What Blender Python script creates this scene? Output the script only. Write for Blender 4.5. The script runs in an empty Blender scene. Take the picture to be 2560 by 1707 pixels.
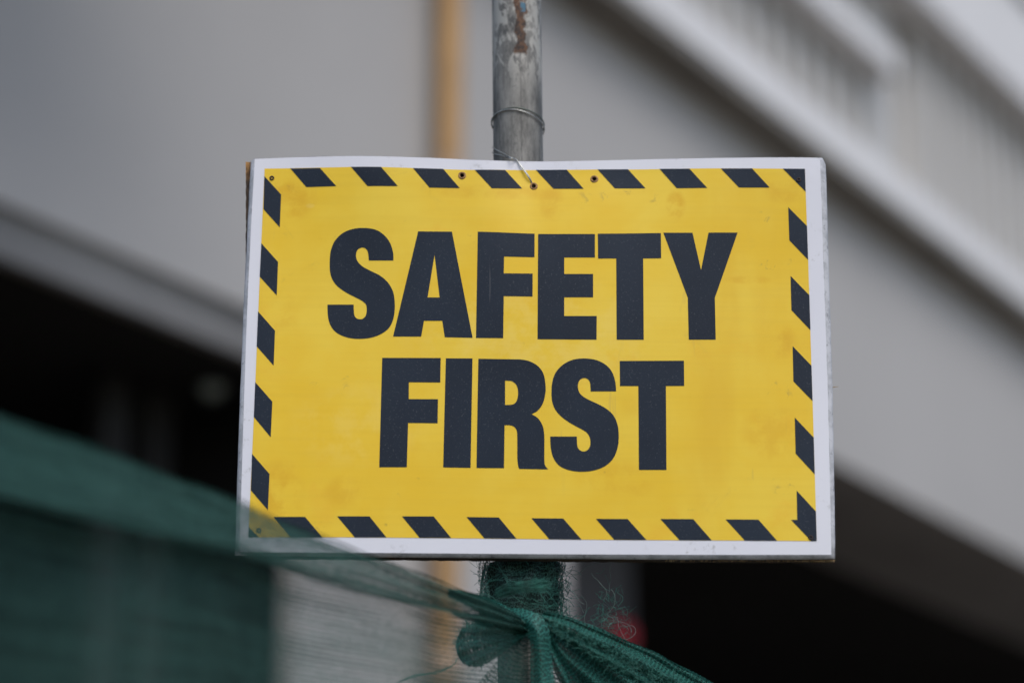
import bpy, bmesh, math, random
from mathutils import Vector, Matrix, noise as mnoise
from mathutils.geometry import delaunay_2d_cdt
random.seed(7)
rad = math.radians
sc = bpy.context.scene

# ------------------------------------------------------------------ camera, sky, sun, exposure
PITCH = rad(16.5)
CAM = Vector((0, 0, 1.6))
cd = bpy.data.cameras.new('camera')
cam = bpy.data.objects.new('camera', cd)
sc.collection.objects.link(cam)
cam.location = CAM
cam.rotation_euler = (math.pi / 2 + PITCH, 0, 0)
cd.lens = 85
cd.sensor_width = 36
cd.sensor_fit = 'HORIZONTAL'
cd.clip_start = 0.05
cd.clip_end = 3000
cd.dof.use_dof = True
cd.dof.focus_distance = 2.43
cd.dof.aperture_fstop = 2.1
cd.dof.aperture_blades = 0
sc.camera = cam

SUN_EL, SUN_ROT = rad(50), rad(158)          # thin-cloud sun, high, behind the camera to its right
w = bpy.data.worlds.new('World')
sc.world = w
w.use_nodes = True
wn, wl = w.node_tree.nodes, w.node_tree.links
sky = wn.new('ShaderNodeTexSky')
sky.sky_type = 'NISHITA'
sky.sun_disc = False
sky.sun_elevation = SUN_EL
sky.sun_rotation = SUN_ROT
sky.air_density = 1.0
sky.dust_density = 2.0
sky.ozone_density = 1.0
bg = wn['Background']
bg.inputs['Strength'].default_value = 0.15
wl.new(sky.outputs['Color'], bg.inputs['Color'])
ld = bpy.data.lights.new('sun', 'SUN')
ld.energy = 1.2
ld.angle = rad(35)
ld.color = (1.0, 0.97, 0.93)
sun = bpy.data.objects.new('sun', ld)
sc.collection.objects.link(sun)
sd = Vector((math.sin(SUN_ROT) * math.cos(SUN_EL), math.cos(SUN_ROT) * math.cos(SUN_EL), math.sin(SUN_EL)))
sun.rotation_euler = sd.to_track_quat('Z', 'Y').to_euler()
sun.location = (0, -5, 12)
vs = sc.view_settings
vs.view_transform = 'Standard'
vs.look = 'None'
vs.exposure = 0.2
vs.gamma = 1.0
vs.use_curve_mapping = False
sc.cycles.use_denoising = True
sc.cycles.transparent_max_bounces = 32
sc.cycles.max_bounces = 10

# ------------------------------------------------------------------ geometry from the photograph
FPX = 85 / 36 * 2560
VF = Vector((0, math.cos(PITCH), math.sin(PITCH)))
VU = Vector((0, -math.sin(PITCH), math.cos(PITCH)))
VR = Vector((1, 0, 0))

def ray(px, py):
    return VF + VR * ((px - 1280) / FPX) - VU * ((py - 853.5) / FPX)

def hit(px, py, o, n):
    d = ray(px, py)
    return CAM + d * ((o - CAM).dot(n) / d.dot(n))

def at_y(px, py, y):
    return hit(px, py, Vector((0, y, 0)), Vector((0, 1, 0)))

# ------------------------------------------------------------------ object helpers
def empty(name, M, label, cat, group=None):
    o = bpy.data.objects.new(name, None)
    sc.collection.objects.link(o)
    o.matrix_world = M
    o['label'] = label
    o['category'] = cat
    if group:
        o['group'] = group
    o.empty_display_size = 0.1
    return o

def mesh(name, verts, faces, mat, parent=None, smooth=False, uvs=None, world=False):
    if world and parent is not None:
        inv = parent.matrix_basis.inverted()
        verts = [inv @ Vector(v) for v in verts]
    me = bpy.data.meshes.new(name)
    me.from_pydata([tuple(v) for v in verts], [], faces)
    if uvs is not None:
        ul = me.uv_layers.new(name='UVMap')
        for lp in me.loops:
            ul.data[lp.index].uv = uvs[lp.vertex_index]
    if smooth:
        me.polygons.foreach_set('use_smooth', [True] * len(me.polygons))
    me.update()
    o = bpy.data.objects.new(name, me)
    if mat:
        me.materials.append(mat)
    sc.collection.objects.link(o)
    if parent is not None:
        o.parent = parent
    return o

def box_geo(a, b):
    (x0, y0, z0), (x1, y1, z1) = a, b
    v = [(x0, y0, z0), (x1, y0, z0), (x1, y1, z0), (x0, y1, z0), (x0, y0, z1), (x1, y0, z1), (x1, y1, z1), (x0, y1, z1)]
    f = [(0, 3, 2, 1), (4, 5, 6, 7), (0, 1, 5, 4), (1, 2, 6, 5), (2, 3, 7, 6), (3, 0, 4, 7)]
    return v, f

def box(name, a, b, mat, parent=None, bevel=0.0):
    v, f = box_geo(a, b)
    o = mesh(name, v, f, mat, parent)
    if bevel:
        bm = bmesh.new()
        bm.from_mesh(o.data)
        bmesh.ops.bevel(bm, geom=bm.edges[:], offset=bevel, segments=2, affect='EDGES')
        bm.to_mesh(o.data)
        bm.free()
    return o

def tube_geo(pts, r, n=6, cap=True, close=False):
    pts = [Vector(p) for p in pts]
    rs = r if isinstance(r, (list, tuple)) else [r] * len(pts)
    V, Fc = [], []
    prev = None
    m = len(pts)
    for i, p in enumerate(pts):
        t = (pts[(i + 1) % m] - pts[i - 1]) if close else (pts[min(i + 1, m - 1)] - pts[max(i - 1, 0)])
        t.normalize()
        if prev is None:
            a = Vector((0, 0, 1)) if abs(t.z) < 0.9 else Vector((1, 0, 0))
            nrm = t.cross(a).normalized()
        else:
            nrm = (prev - t * prev.dot(t)).normalized()
        prev = nrm
        b = t.cross(nrm)
        for k in range(n):
            an = 2 * math.pi * k / n
            V.append(p + (nrm * math.cos(an) + b * math.sin(an)) * rs[i])
    for i in range(m if close else m - 1):
        for k in range(n):
            a, b2 = i * n + k, i * n + (k + 1) % n
            c, d2 = ((i + 1) % m) * n + (k + 1) % n, ((i + 1) % m) * n + k
            Fc.append((a, b2, c, d2))
    if cap and not close:
        Fc.append(tuple(range(n - 1, -1, -1)))
        Fc.append(tuple((m - 1) * n + k for k in range(n)))
    return V, Fc

def catmull(pts, step=8, closed=False):
    P = [Vector(p) for p in pts]
    out = []
    n = len(P)
    for i in range(n if closed else n - 1):
        if closed:
            a, b, c, d = P[i - 1], P[i], P[(i + 1) % n], P[(i + 2) % n]
        else:
            a, b, c, d = P[max(i - 1, 0)], P[i], P[i + 1], P[min(i + 2, n - 1)]
        for k in range(step):
            t = k / step
            out.append(0.5 * ((2 * b) + (c - a) * t + (2 * a - 5 * b + 4 * c - d) * t * t + (3 * b - a - 3 * c + d) * t ** 3))
    if not closed:
        out.append(P[-1])
    return out

# ------------------------------------------------------------------ materials
class NT:
    def __init__(s, name):
        s.m = bpy.data.materials.new(name)
        s.m.use_nodes = True
        s.t = s.m.node_tree
        s.n, s.l = s.t.nodes, s.t.links
        s.p = s.n['Principled BSDF']
        s.out = s.n['Material Output']
        s._tc = None
    def node(s, kind, **kw):
        x = s.n.new(kind)
        for k, v in kw.items():
            setattr(x, k, v)
        return x
    def link(s, a, b):
        s.l.new(a, b)
    def tc(s, which='Object'):
        if s._tc is None:
            s._tc = s.node('ShaderNodeTexCoord')
        return s._tc.outputs[which]
    def set(s, sock, v):
        if hasattr(v, 'is_output'):
            s.link(v, sock)
        else:
            sock.default_value = v
    def math(s, op, a, b=0.0, clamp=False):
        x = s.node('ShaderNodeMath', operation=op)
        x.use_clamp = clamp
        s.set(x.inputs[0], a)
        s.set(x.inputs[1], b)
        return x.outputs[0]
    def noise(s, scale, detail=4, rough=0.55, vec=None, stretch=None, dist=0.0):
        x = s.node('ShaderNodeTexNoise')
        x.inputs['Scale'].default_value = scale
        x.inputs['Detail'].default_value = detail
        x.inputs['Roughness'].default_value = rough
        x.inputs['Distortion'].default_value = dist
        v = vec or s.tc()
        if stretch:
            mp = s.node('ShaderNodeMapping')
            mp.inputs['Scale'].default_value = stretch
            s.link(v, mp.inputs['Vector'])
            v = mp.outputs['Vector']
        s.link(v, x.inputs['Vector'])
        return x.outputs['Fac']
    def range(s, v, a, b, c=0.0, d=1.0, smooth=True):
        x = s.node('ShaderNodeMapRange')
        x.interpolation_type = 'SMOOTHSTEP' if smooth else 'LINEAR'
        s.set(x.inputs['Value'], v)
        for k, q in zip(('From Min', 'From Max', 'To Min', 'To Max'), (a, b, c, d)):
            x.inputs[k].default_value = q
        return x.outputs['Result']
    def mix(s, fac, a, b):
        x = s.node('ShaderNodeMix', data_type='RGBA')
        s.set(x.inputs['Factor'], fac)
        for sock, v in ((x.inputs['A'], a), (x.inputs['B'], b)):
            if hasattr(v, 'is_output'):
                s.link(v, sock)
            else:
                sock.default_value = (*v, 1)
        return x.outputs['Result']
    def col(s, v):
        if hasattr(v, 'is_output'):
            s.link(v, s.p.inputs['Base Color'])
        else:
            s.p.inputs['Base Color'].default_value = (*v, 1)
    def rough(s, v):
        s.set(s.p.inputs['Roughness'], v)
    def bump(s, h, strength=0.3, dist=0.001):
        x = s.node('ShaderNodeBump')
        x.inputs['Strength'].default_value = strength
        x.inputs['Distance'].default_value = dist
        s.link(h, x.inputs['Height'])
        s.link(x.outputs['Normal'], s.p.inputs['Normal'])
    def sep(s, which='Object'):
        x = s.node('ShaderNodeSeparateXYZ')
        s.link(s.tc(which), x.inputs[0])
        return x.outputs

def plain(name, c, rough=0.8, var=0.15, scale=4.0, fine=60.0, bump=0.0, metal=0.0):
    t = NT(name)
    a = t.range(t.noise(scale, 5), 0.3, 0.7)
    b = t.range(t.noise(fine, 3), 0.35, 0.65)
    lo = tuple(x * (1 - var) for x in c)
    hi = tuple(min(1, x * (1 + var * 0.6)) for x in c)
    t.col(t.mix(t.math('MULTIPLY', b, 0.25), t.mix(a, lo, hi), lo))
    t.rough(rough)
    t.p.inputs['Metallic'].default_value = metal
    if bump:
        t.bump(t.noise(fine, 4), bump, 0.004)
    return t.m

M_GROUND = plain('bare_ground', (0.135, 0.110, 0.080), 0.95, 0.35, 0.8, 9, 0.5)
M_WALL = plain('grey_render', (0.425, 0.415, 0.405), 0.85, 0.07, 0.5, 14, 0.15)
M_WHITE_WALL = plain('white_painted_render', (0.73, 0.725, 0.725), 0.7, 0.06, 0.7, 14, 0.1)
M_CLAD = plain('pale_cladding', (0.54, 0.53, 0.51), 0.6, 0.08, 0.9, 12)
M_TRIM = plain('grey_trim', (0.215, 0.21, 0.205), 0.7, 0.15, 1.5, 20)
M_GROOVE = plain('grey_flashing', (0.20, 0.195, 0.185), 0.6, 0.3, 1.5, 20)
M_SOFFIT = plain('raw_concrete_soffit', (0.36, 0.36, 0.37), 0.9, 0.2, 1.2, 20)
M_LEDGE_SHADE = plain('ledge_shade_tone', (0.25, 0.235, 0.21), 0.9, 0.2, 1.2, 20)  # dark tone standing in for the shade under the lowest ledge
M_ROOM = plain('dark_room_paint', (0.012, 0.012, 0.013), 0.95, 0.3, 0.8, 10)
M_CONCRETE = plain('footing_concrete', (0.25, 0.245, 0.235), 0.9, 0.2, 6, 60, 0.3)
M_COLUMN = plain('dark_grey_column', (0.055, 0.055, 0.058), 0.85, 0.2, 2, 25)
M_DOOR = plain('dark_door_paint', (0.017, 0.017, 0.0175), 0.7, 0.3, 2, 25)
M_OCHRE = plain('ochre_paint', (0.34, 0.205, 0.085), 0.5, 0.2, 3, 30)
M_OCHRE_JOINT = plain('faded_ochre_joint', (0.36, 0.25, 0.17), 0.6, 0.15, 3, 30)
M_BRACKET = plain('bracket_steel', (0.16, 0.165, 0.16), 0.5, 0.2, 8, 60)
M_RED = plain('dark_red_enamel', (0.42, 0.015, 0.03), 0.35, 0.1, 8, 60)
M_LAMP = plain('milky_lamp_glass', (0.44, 0.53, 0.51), 0.3, 0.05, 8, 60)

def mat_yellow(stains_and_sheen):
    """stains: (x, z, radius x, radius z, strength, kind) on the sheet; kind 0 grime, 1 amber fade, 2 pale, for a rub mark and for broad sheen painted in"""
    t = NT('yellow_print')
    x = t.sep()
    big = t.range(t.noise(5.0, 5, 0.62), 0.34, 0.66)
    c = t.mix(big, (0.745, 0.475, 0.010), (0.785, 0.555, 0.042))
    streak = t.range(t.noise(9, 4, 0.6, stretch=(1, 1, 0.22)), 0.56, 0.74)
    c = t.mix(t.math('MULTIPLY', streak, 0.5), c, (0.68, 0.40, 0.004))
    warm = t.range(t.noise(13, 5, 0.65), 0.56, 0.72)
    c = t.mix(t.math('MULTIPLY', warm, 0.35), c, (0.74, 0.40, 0.01))
    fleck = t.range(t.noise(75, 6, 0.72, dist=0.7), 0.53, 0.66)
    soft = t.range(t.noise(28, 5, 0.65), 0.40, 0.62)
    cols = ((0.30, 0.20, 0.045), (0.66, 0.37, 0.002), (0.79, 0.59, 0.12))
    for sx, sz, rx, rz, st, kind in stains_and_sheen:
        a = t.math('DIVIDE', t.math('SUBTRACT', x['X'], sx), rx)
        b = t.math('DIVIDE', t.math('SUBTRACT', x['Z'], sz), rz)
        d = t.math('ADD', t.math('MULTIPLY', a, a), t.math('MULTIPLY', b, b))
        m = t.math('MULTIPLY', t.range(d, 0.1, 1.0, 1, 0), fleck if kind == 0 else soft)
        c = t.mix(t.math('MULTIPLY', m, st), c, cols[kind])
    gate = t.range(t.noise(4.2, 2), 0.44, 0.62)
    smud = t.range(t.noise(26, 6, 0.68, dist=0.6), 0.60, 0.76)
    c = t.mix(t.math('MULTIPLY', t.math('MULTIPLY', smud, gate), 0.40), c, (0.38, 0.26, 0.05))
    vo = t.node('ShaderNodeTexVoronoi')
    vo.inputs['Scale'].default_value = 34
    t.link(t.tc(), vo.inputs['Vector'])
    sp_ = t.math('MULTIPLY', t.range(vo.outputs['Distance'], 0.04, 0.085, 1, 0), t.range(t.noise(15, 2), 0.52, 0.58))
    c = t.mix(t.math('MULTIPLY', sp_, 0.75), c, (0.13, 0.085, 0.03))
    scr = t.range(t.noise(60, 3, 0.5, stretch=(0.9, 1, 0.12), dist=1.2), 0.68, 0.73)
    c = t.mix(t.math('MULTIPLY', t.math('MULTIPLY', scr, gate), 0.30), c, (0.42, 0.30, 0.08))
    lines = t.noise(130, 2, 0.5, stretch=(0.05, 1, 1.6))
    c = t.mix(t.math('MULTIPLY', t.range(lines, 0.4, 0.7), 0.10), c, (0.60, 0.38, 0.02))
    t.col(c)
    t.rough(t.range(t.noise(8, 4), 0.3, 0.7, 0.36, 0.52))
    t.p.inputs['Specular IOR Level'].default_value = 0.32
    t.bump(t.noise(420, 2), 0.12, 0.0004)
    return t.m

def mat_black():
    t = NT('blue_black_print')
    spk = t.range(t.noise(620, 2, 0.7), 0.60, 0.72)
    big = t.range(t.noise(7, 4), 0.3, 0.7)
    c = t.mix(big, (0.006, 0.0120, 0.023), (0.010, 0.0185, 0.033))
    c = t.mix(t.math('MULTIPLY', spk, 0.5), c, (0.085, 0.095, 0.105))
    scuff = t.math('MULTIPLY', t.range(t.noise(38, 6, 0.7, dist=0.8), 0.66, 0.78), t.range(t.noise(6, 2), 0.52, 0.66))
    c = t.mix(t.math('MULTIPLY', scuff, 0.4), c, (0.10, 0.10, 0.10))
    scr = t.range(t.noise(90, 2, 0.5, stretch=(1.4, 1, 0.06)), 0.76, 0.785)
    c = t.mix(t.math('MULTIPLY', scr, 0.16), c, (0.2, 0.2, 0.2))
    t.col(c)
    t.rough(0.50)
    t.p.inputs['Specular IOR Level'].default_value = 0.19
    t.bump(t.noise(900, 2), 0.15, 0.0003)
    return t.m

def mat_white():
    t = NT('white_plastic_sheet')
    c = t.mix(t.range(t.noise(6, 4), 0.3, 0.7), (0.635, 0.64, 0.69), (0.665, 0.67, 0.715))
    smud = t.math('MULTIPLY', t.range(t.noise(75, 6, 0.72), 0.55, 0.72), t.range(t.noise(9, 2), 0.46, 0.62))
    c = t.mix(t.math('MULTIPLY', smud, 0.75), c, (0.30, 0.30, 0.29))
    vo = t.node('ShaderNodeTexVoronoi')
    vo.inputs['Scale'].default_value = 30
    t.link(t.tc(), vo.inputs['Vector'])
    sp = t.math('MULTIPLY', t.range(vo.outputs['Distance'], 0.03, 0.06, 1, 0), t.range(t.noise(13, 2), 0.56, 0.6))
    c = t.mix(t.math('MULTIPLY', sp, 0.7), c, (0.15, 0.15, 0.16))
    t.col(c)
    t.rough(0.42)
    t.p.inputs['Specular IOR Level'].default_value = 0.4
    return t.m

def mat_lip():
    t = NT('grimy_white_edge')
    c = t.mix(t.range(t.noise(30, 6, 0.7), 0.42, 0.62), (0.52, 0.53, 0.56), (0.34, 0.35, 0.37))
    spk = t.range(t.noise(160, 4, 0.7), 0.57, 0.70)
    c = t.mix(t.math('MULTIPLY', spk, 0.7), c, (0.10, 0.105, 0.12))
    tan = t.range(t.noise(17, 3), 0.60, 0.72)
    c = t.mix(t.math('MULTIPLY', tan, 0.6), c, (0.45, 0.40, 0.33))
    t.col(c)
    t.rough(0.6)
    return t.m

def mat_ply():
    t = NT('weathered_plywood')
    g = t.noise(40, 6, 0.7, stretch=(0.25, 14, 1))
    c = t.mix(t.range(g, 0.35, 0.65), (0.022, 0.015, 0.011), (0.085, 0.053, 0.030))
    dark = t.range(t.noise(25, 4), 0.40, 0.60)
    c = t.mix(t.math('MULTIPLY', dark, 0.75), c, (0.022, 0.018, 0.017))
    x = t.sep()
    fresh = t.math('MULTIPLY', t.range(x['Z'], 0.394, 0.400), t.range(x['X'], -0.28, -0.27, 1, 0))
    c = t.mix(t.math('MULTIPLY', fresh, 0.85), c, t.mix(t.range(t.noise(260, 4, stretch=(1, 1, 0.4)), 0.4, 0.6), (0.09, 0.045, 0.015), (0.42, 0.22, 0.07)))
    t.col(c)
    t.rough(0.9)
    t.bump(g, 0.6, 0.002)
    return t.m

M_SPLINTER = plain('pale_wood_splinters', (0.48, 0.34, 0.18), 0.9, 0.4, 60, 300)
M_SCREW = plain('rusty_screw', (0.028, 0.013, 0.010), 0.7, 0.5, 300, 900)
M_RIM = plain('worn_hole_rim', (0.36, 0.20, 0.085), 0.8, 0.6, 400, 900)
M_HOLE = plain('hole_wall', (0.03, 0.02, 0.014), 0.9, 0.3, 300, 900)
M_WIRE = plain('galvanised_wire', (0.46, 0.47, 0.45), 0.38, 0.3, 90, 700, metal=0.7)
M_WIRE_G = plain('dark_green_wire', (0.10, 0.125, 0.105), 0.42, 0.4, 90, 700, metal=0.4)

def mat_pole(cx, z_rust, z_top):
    t = NT('weathered_galvanised_pipe')
    x = t.sep()
    n1 = t.range(t.noise(45, 8, 0.78, stretch=(1, 1, 0.3)), 0.36, 0.66)
    c = t.mix(n1, (0.085, 0.083, 0.076), (0.240, 0.233, 0.213))
    v = t.range(t.noise(60, 5, 0.7, stretch=(1, 1, 0.10)), 0.50, 0.68)
    c = t.mix(t.math('MULTIPLY', v, 0.7), c, (0.065, 0.063, 0.056))
    # worn pale paint above
    up = t.range(x['Z'], z_rust - 0.05, z_rust + 0.01)
    pt = t.range(t.noise(60, 6, 0.75, stretch=(1, 1, 0.4), dist=0.6), 0.46, 0.52)
    c = t.mix(t.math('MULTIPLY', t.math('MULTIPLY', up, pt), 0.85), c, (0.40, 0.39, 0.355))
    dk = t.range(t.noise(70, 6, 0.75, stretch=(1, 1, 0.45)), 0.55, 0.62)
    c = t.mix(t.math('MULTIPLY', t.math('MULTIPLY', t.math('ADD', t.math('MULTIPLY', up, 0.75), 0.25), dk), 0.85), c, (0.06, 0.06, 0.058))
    # seam
    seam = t.math('MULTIPLY', t.range(t.math('ABSOLUTE', t.math('SUBTRACT', x['X'], 0.0035)), 0.0004, 0.0011, 1, 0), t.range(t.noise(30, 2), 0.42, 0.5))
    c = t.mix(t.math('MULTIPLY', seam, 0.55), c, (0.07, 0.07, 0.066))
    # faint stamped marks down the front
    mk = t.math('MULTIPLY', t.range(t.math('ABSOLUTE', t.math('SUBTRACT', x['X'], -0.003)), 0.0022, 0.003, 1, 0), t.range(t.noise(330, 2), 0.56, 0.6))
    mk = t.math('MULTIPLY', mk, t.range(t.noise(24, 2), 0.45, 0.55))
    c = t.mix(t.math('MULTIPLY', mk, 0.35), c, (0.06, 0.06, 0.06))
    # brown stain low on one side
    low = t.math('MULTIPLY', t.range(x['Z'], z_rust - 0.09, z_rust - 0.15), t.range(t.math('ABSOLUTE', t.math('SUBTRACT', x['X'], -0.0185)), 0.002, 0.0055, 1, 0))
    low = t.math('MULTIPLY', low, t.range(t.noise(60, 4, stretch=(1, 1, 0.3)), 0.40, 0.58))
    c = t.mix(t.math('MULTIPLY', low, 0.85), c, (0.045, 0.035, 0.022))
    # rust run
    wob = t.math('MULTIPLY', t.math('SUBTRACT', t.noise(45, 5, 0.7), 0.5), 0.022)
    dx = t.math('ABSOLUTE', t.math('ADD', t.math('SUBTRACT', x['X'], cx), wob))
    run = t.math('MULTIPLY', t.range(dx, 0.0050, 0.0072, 1, 0), t.range(x['Z'], z_rust, z_rust + 0.004))
    run = t.math('MULTIPLY', run, t.range(x['Y'], 0.0, -0.003))
    run = t.math('MULTIPLY', run, t.range(t.noise(150, 5, 0.75, stretch=(1, 1, 0.5)), 0.34, 0.45))
    c = t.mix(run, c, t.mix(t.range(t.noise(170, 5, 0.7), 0.38, 0.62), (0.016, 0.009, 0.006), (0.105, 0.045, 0.016)))
    # speck of blue paint
    bl = t.math('MULTIPLY', t.range(t.math('ABSOLUTE', t.math('SUBTRACT', x['X'], cx + 0.003)), 0.0022, 0.0032, 1, 0), t.range(t.math('ABSOLUTE', t.math('SUBTRACT', x['Z'], z_top - 0.008)), 0.004, 0.007, 1, 0))
    c = t.mix(t.math('MULTIPLY', t.math('MULTIPLY', bl, t.range(x['Y'], 0.0, -0.003)), t.range(t.noise(160, 3), 0.42, 0.52)), c, (0.05, 0.13, 0.19))
    t.col(c)
    t.rough(0.62)
    t.p.inputs['Metallic'].default_value = 0.15
    t.bump(t.noise(110, 5, stretch=(1, 1, 0.4)), 0.25, 0.001)
    return t.m

def mat_net(name, cover, c0=(0.015, 0.050, 0.043), c1=(0.046, 0.116, 0.098), cell=(0.0046, 0.0020), lines=0.0042):
    """knitted shade net: threads opaque, the gaps between them open (UV is in metres)"""
    t = NT(name)
    uv = t.tc('UV')
    mp = t.node('ShaderNodeMapping')
    mp.inputs['Scale'].default_value = (1 / cell[0], 1 / cell[1], 1)
    t.link(uv, mp.inputs['Vector'])
    vo = t.node('ShaderNodeTexVoronoi', voronoi_dimensions='2D', feature='DISTANCE_TO_EDGE')
    vo.inputs['Scale'].default_value = 1.0
    vo.inputs['Randomness'].default_value = 0.75
    t.link(mp.outputs['Vector'], vo.inputs['Vector'])
    edge = t.range(vo.outputs['Distance'], 0.16 * cover + 0.02, 0.16 * cover + 0.12, 1, 0)
    s = t.sep('UV')
    fr = t.math('FRACT', t.math('DIVIDE', s['Y'], lines))
    ln = t.range(t.math('ABSOLUTE', t.math('SUBTRACT', fr, 0.5)), 0.24 * cover, 0.24 * cover + 0.08, 1, 0)
    dens = t.range(t.noise(1.0, 5, vec=uv, stretch=(5, 85, 1)), 0.3, 0.7, -0.22, 0.22)
    a = t.math('ADD', t.math('MAXIMUM', edge, ln), dens, clamp=True)
    a = t.math('MULTIPLY', a, 0.97)
    cc = t.mix(t.range(t.noise(35, 4, vec=uv), 0.3, 0.7), c0, c1)
    knit = t.range(vo.outputs['Distance'], 0.03, 0.20, 1, 0)
    cc = t.mix(knit, t.mix(0.8, cc, (0.002, 0.010, 0.008)), t.mix(0.5, cc, tuple(min(1, x * 1.9) for x in c1)))
    df = t.node('ShaderNodeBsdfDiffuse')
    tr = t.node('ShaderNodeBsdfTranslucent')
    gl = t.node('ShaderNodeBsdfGlossy')
    gl.inputs['Roughness'].default_value = 0.5
    gl.inputs['Color'].default_value = (0.6, 0.65, 0.65, 1)
    t.link(cc, df.inputs['Color'])
    t.link(cc, tr.inputs['Color'])
    m1 = t.node('ShaderNodeMixShader')
    m1.inputs['Fac'].default_value = 0.3
    t.link(df.outputs[0], m1.inputs[1])
    t.link(tr.outputs[0], m1.inputs[2])
    m2 = t.node('ShaderNodeMixShader')
    m2.inputs['Fac'].default_value = 0.03
    t.link(m1.outputs[0], m2.inputs[1])
    t.link(gl.outputs[0], m2.inputs[2])
    tp = t.node('ShaderNodeBsdfTransparent')
    m3 = t.node('ShaderNodeMixShader')
    t.link(a, m3.inputs['Fac'])
    t.link(tp.outputs[0], m3.inputs[1])
    t.link(m2.outputs[0], m3.inputs[2])
    t.link(m3.outputs[0], t.out.inputs['Surface'])
    return t.m

M_NET = mat_net('green_net', 0.42)
M_NET_DENSE = mat_net('green_net_bunched', 1.7, (0.010, 0.085, 0.070), (0.036, 0.190, 0.158))
M_NET_MID = mat_net('green_net_folded', 1.0, (0.010, 0.078, 0.062), (0.036, 0.165, 0.135))
M_NET_OPEN = mat_net('green_net_stretched', 0.28)
M_THREAD = plain('green_thread', (0.035, 0.180, 0.140), 0.6, 0.5, 90, 600)
M_THREAD_PALE = plain('pale_green_thread', (0.16, 0.22, 0.20), 0.6, 0.4, 90, 600)
M_NET_CORE_SHADE = plain('net_core_shade', (0.003, 0.012, 0.010), 0.9, 0.6, 70, 500, 0.8)  # near-black: shade deep in the bunch is put into the colour

# ------------------------------------------------------------------ ground
def ground():
    N = 24
    V, Fc = [], []
    half = 900
    g = [half * math.copysign(abs(i / N * 2 - 1) ** 3, i / N * 2 - 1) for i in range(N + 1)]
    for y in g:
        for x in g:
            V.append((x, y + 5, 0.0))
    for j in range(N):
        for i in range(N):
            a = j * (N + 1) + i
            Fc.append((a, a + 1, a + N + 2, a + N + 1))
    o = mesh('ground', V, Fc, M_GROUND)
    o['kind'] = 'structure'
ground()

# ------------------------------------------------------------------ the building behind (facade receding to the right)
WA = rad(30.5)
WD = 9.0
WT = Vector((math.sin(WA), math.cos(WA), 0))
WM = Vector((-math.cos(WA), math.sin(WA), 0))      # into the building
WO = Vector((0, WD, 0))

def wp(px, py, y=0.0):
    o = WO + WM * y
    p = hit(px, py, o, WM)
    return (p - o).dot(WT), p.z

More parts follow.
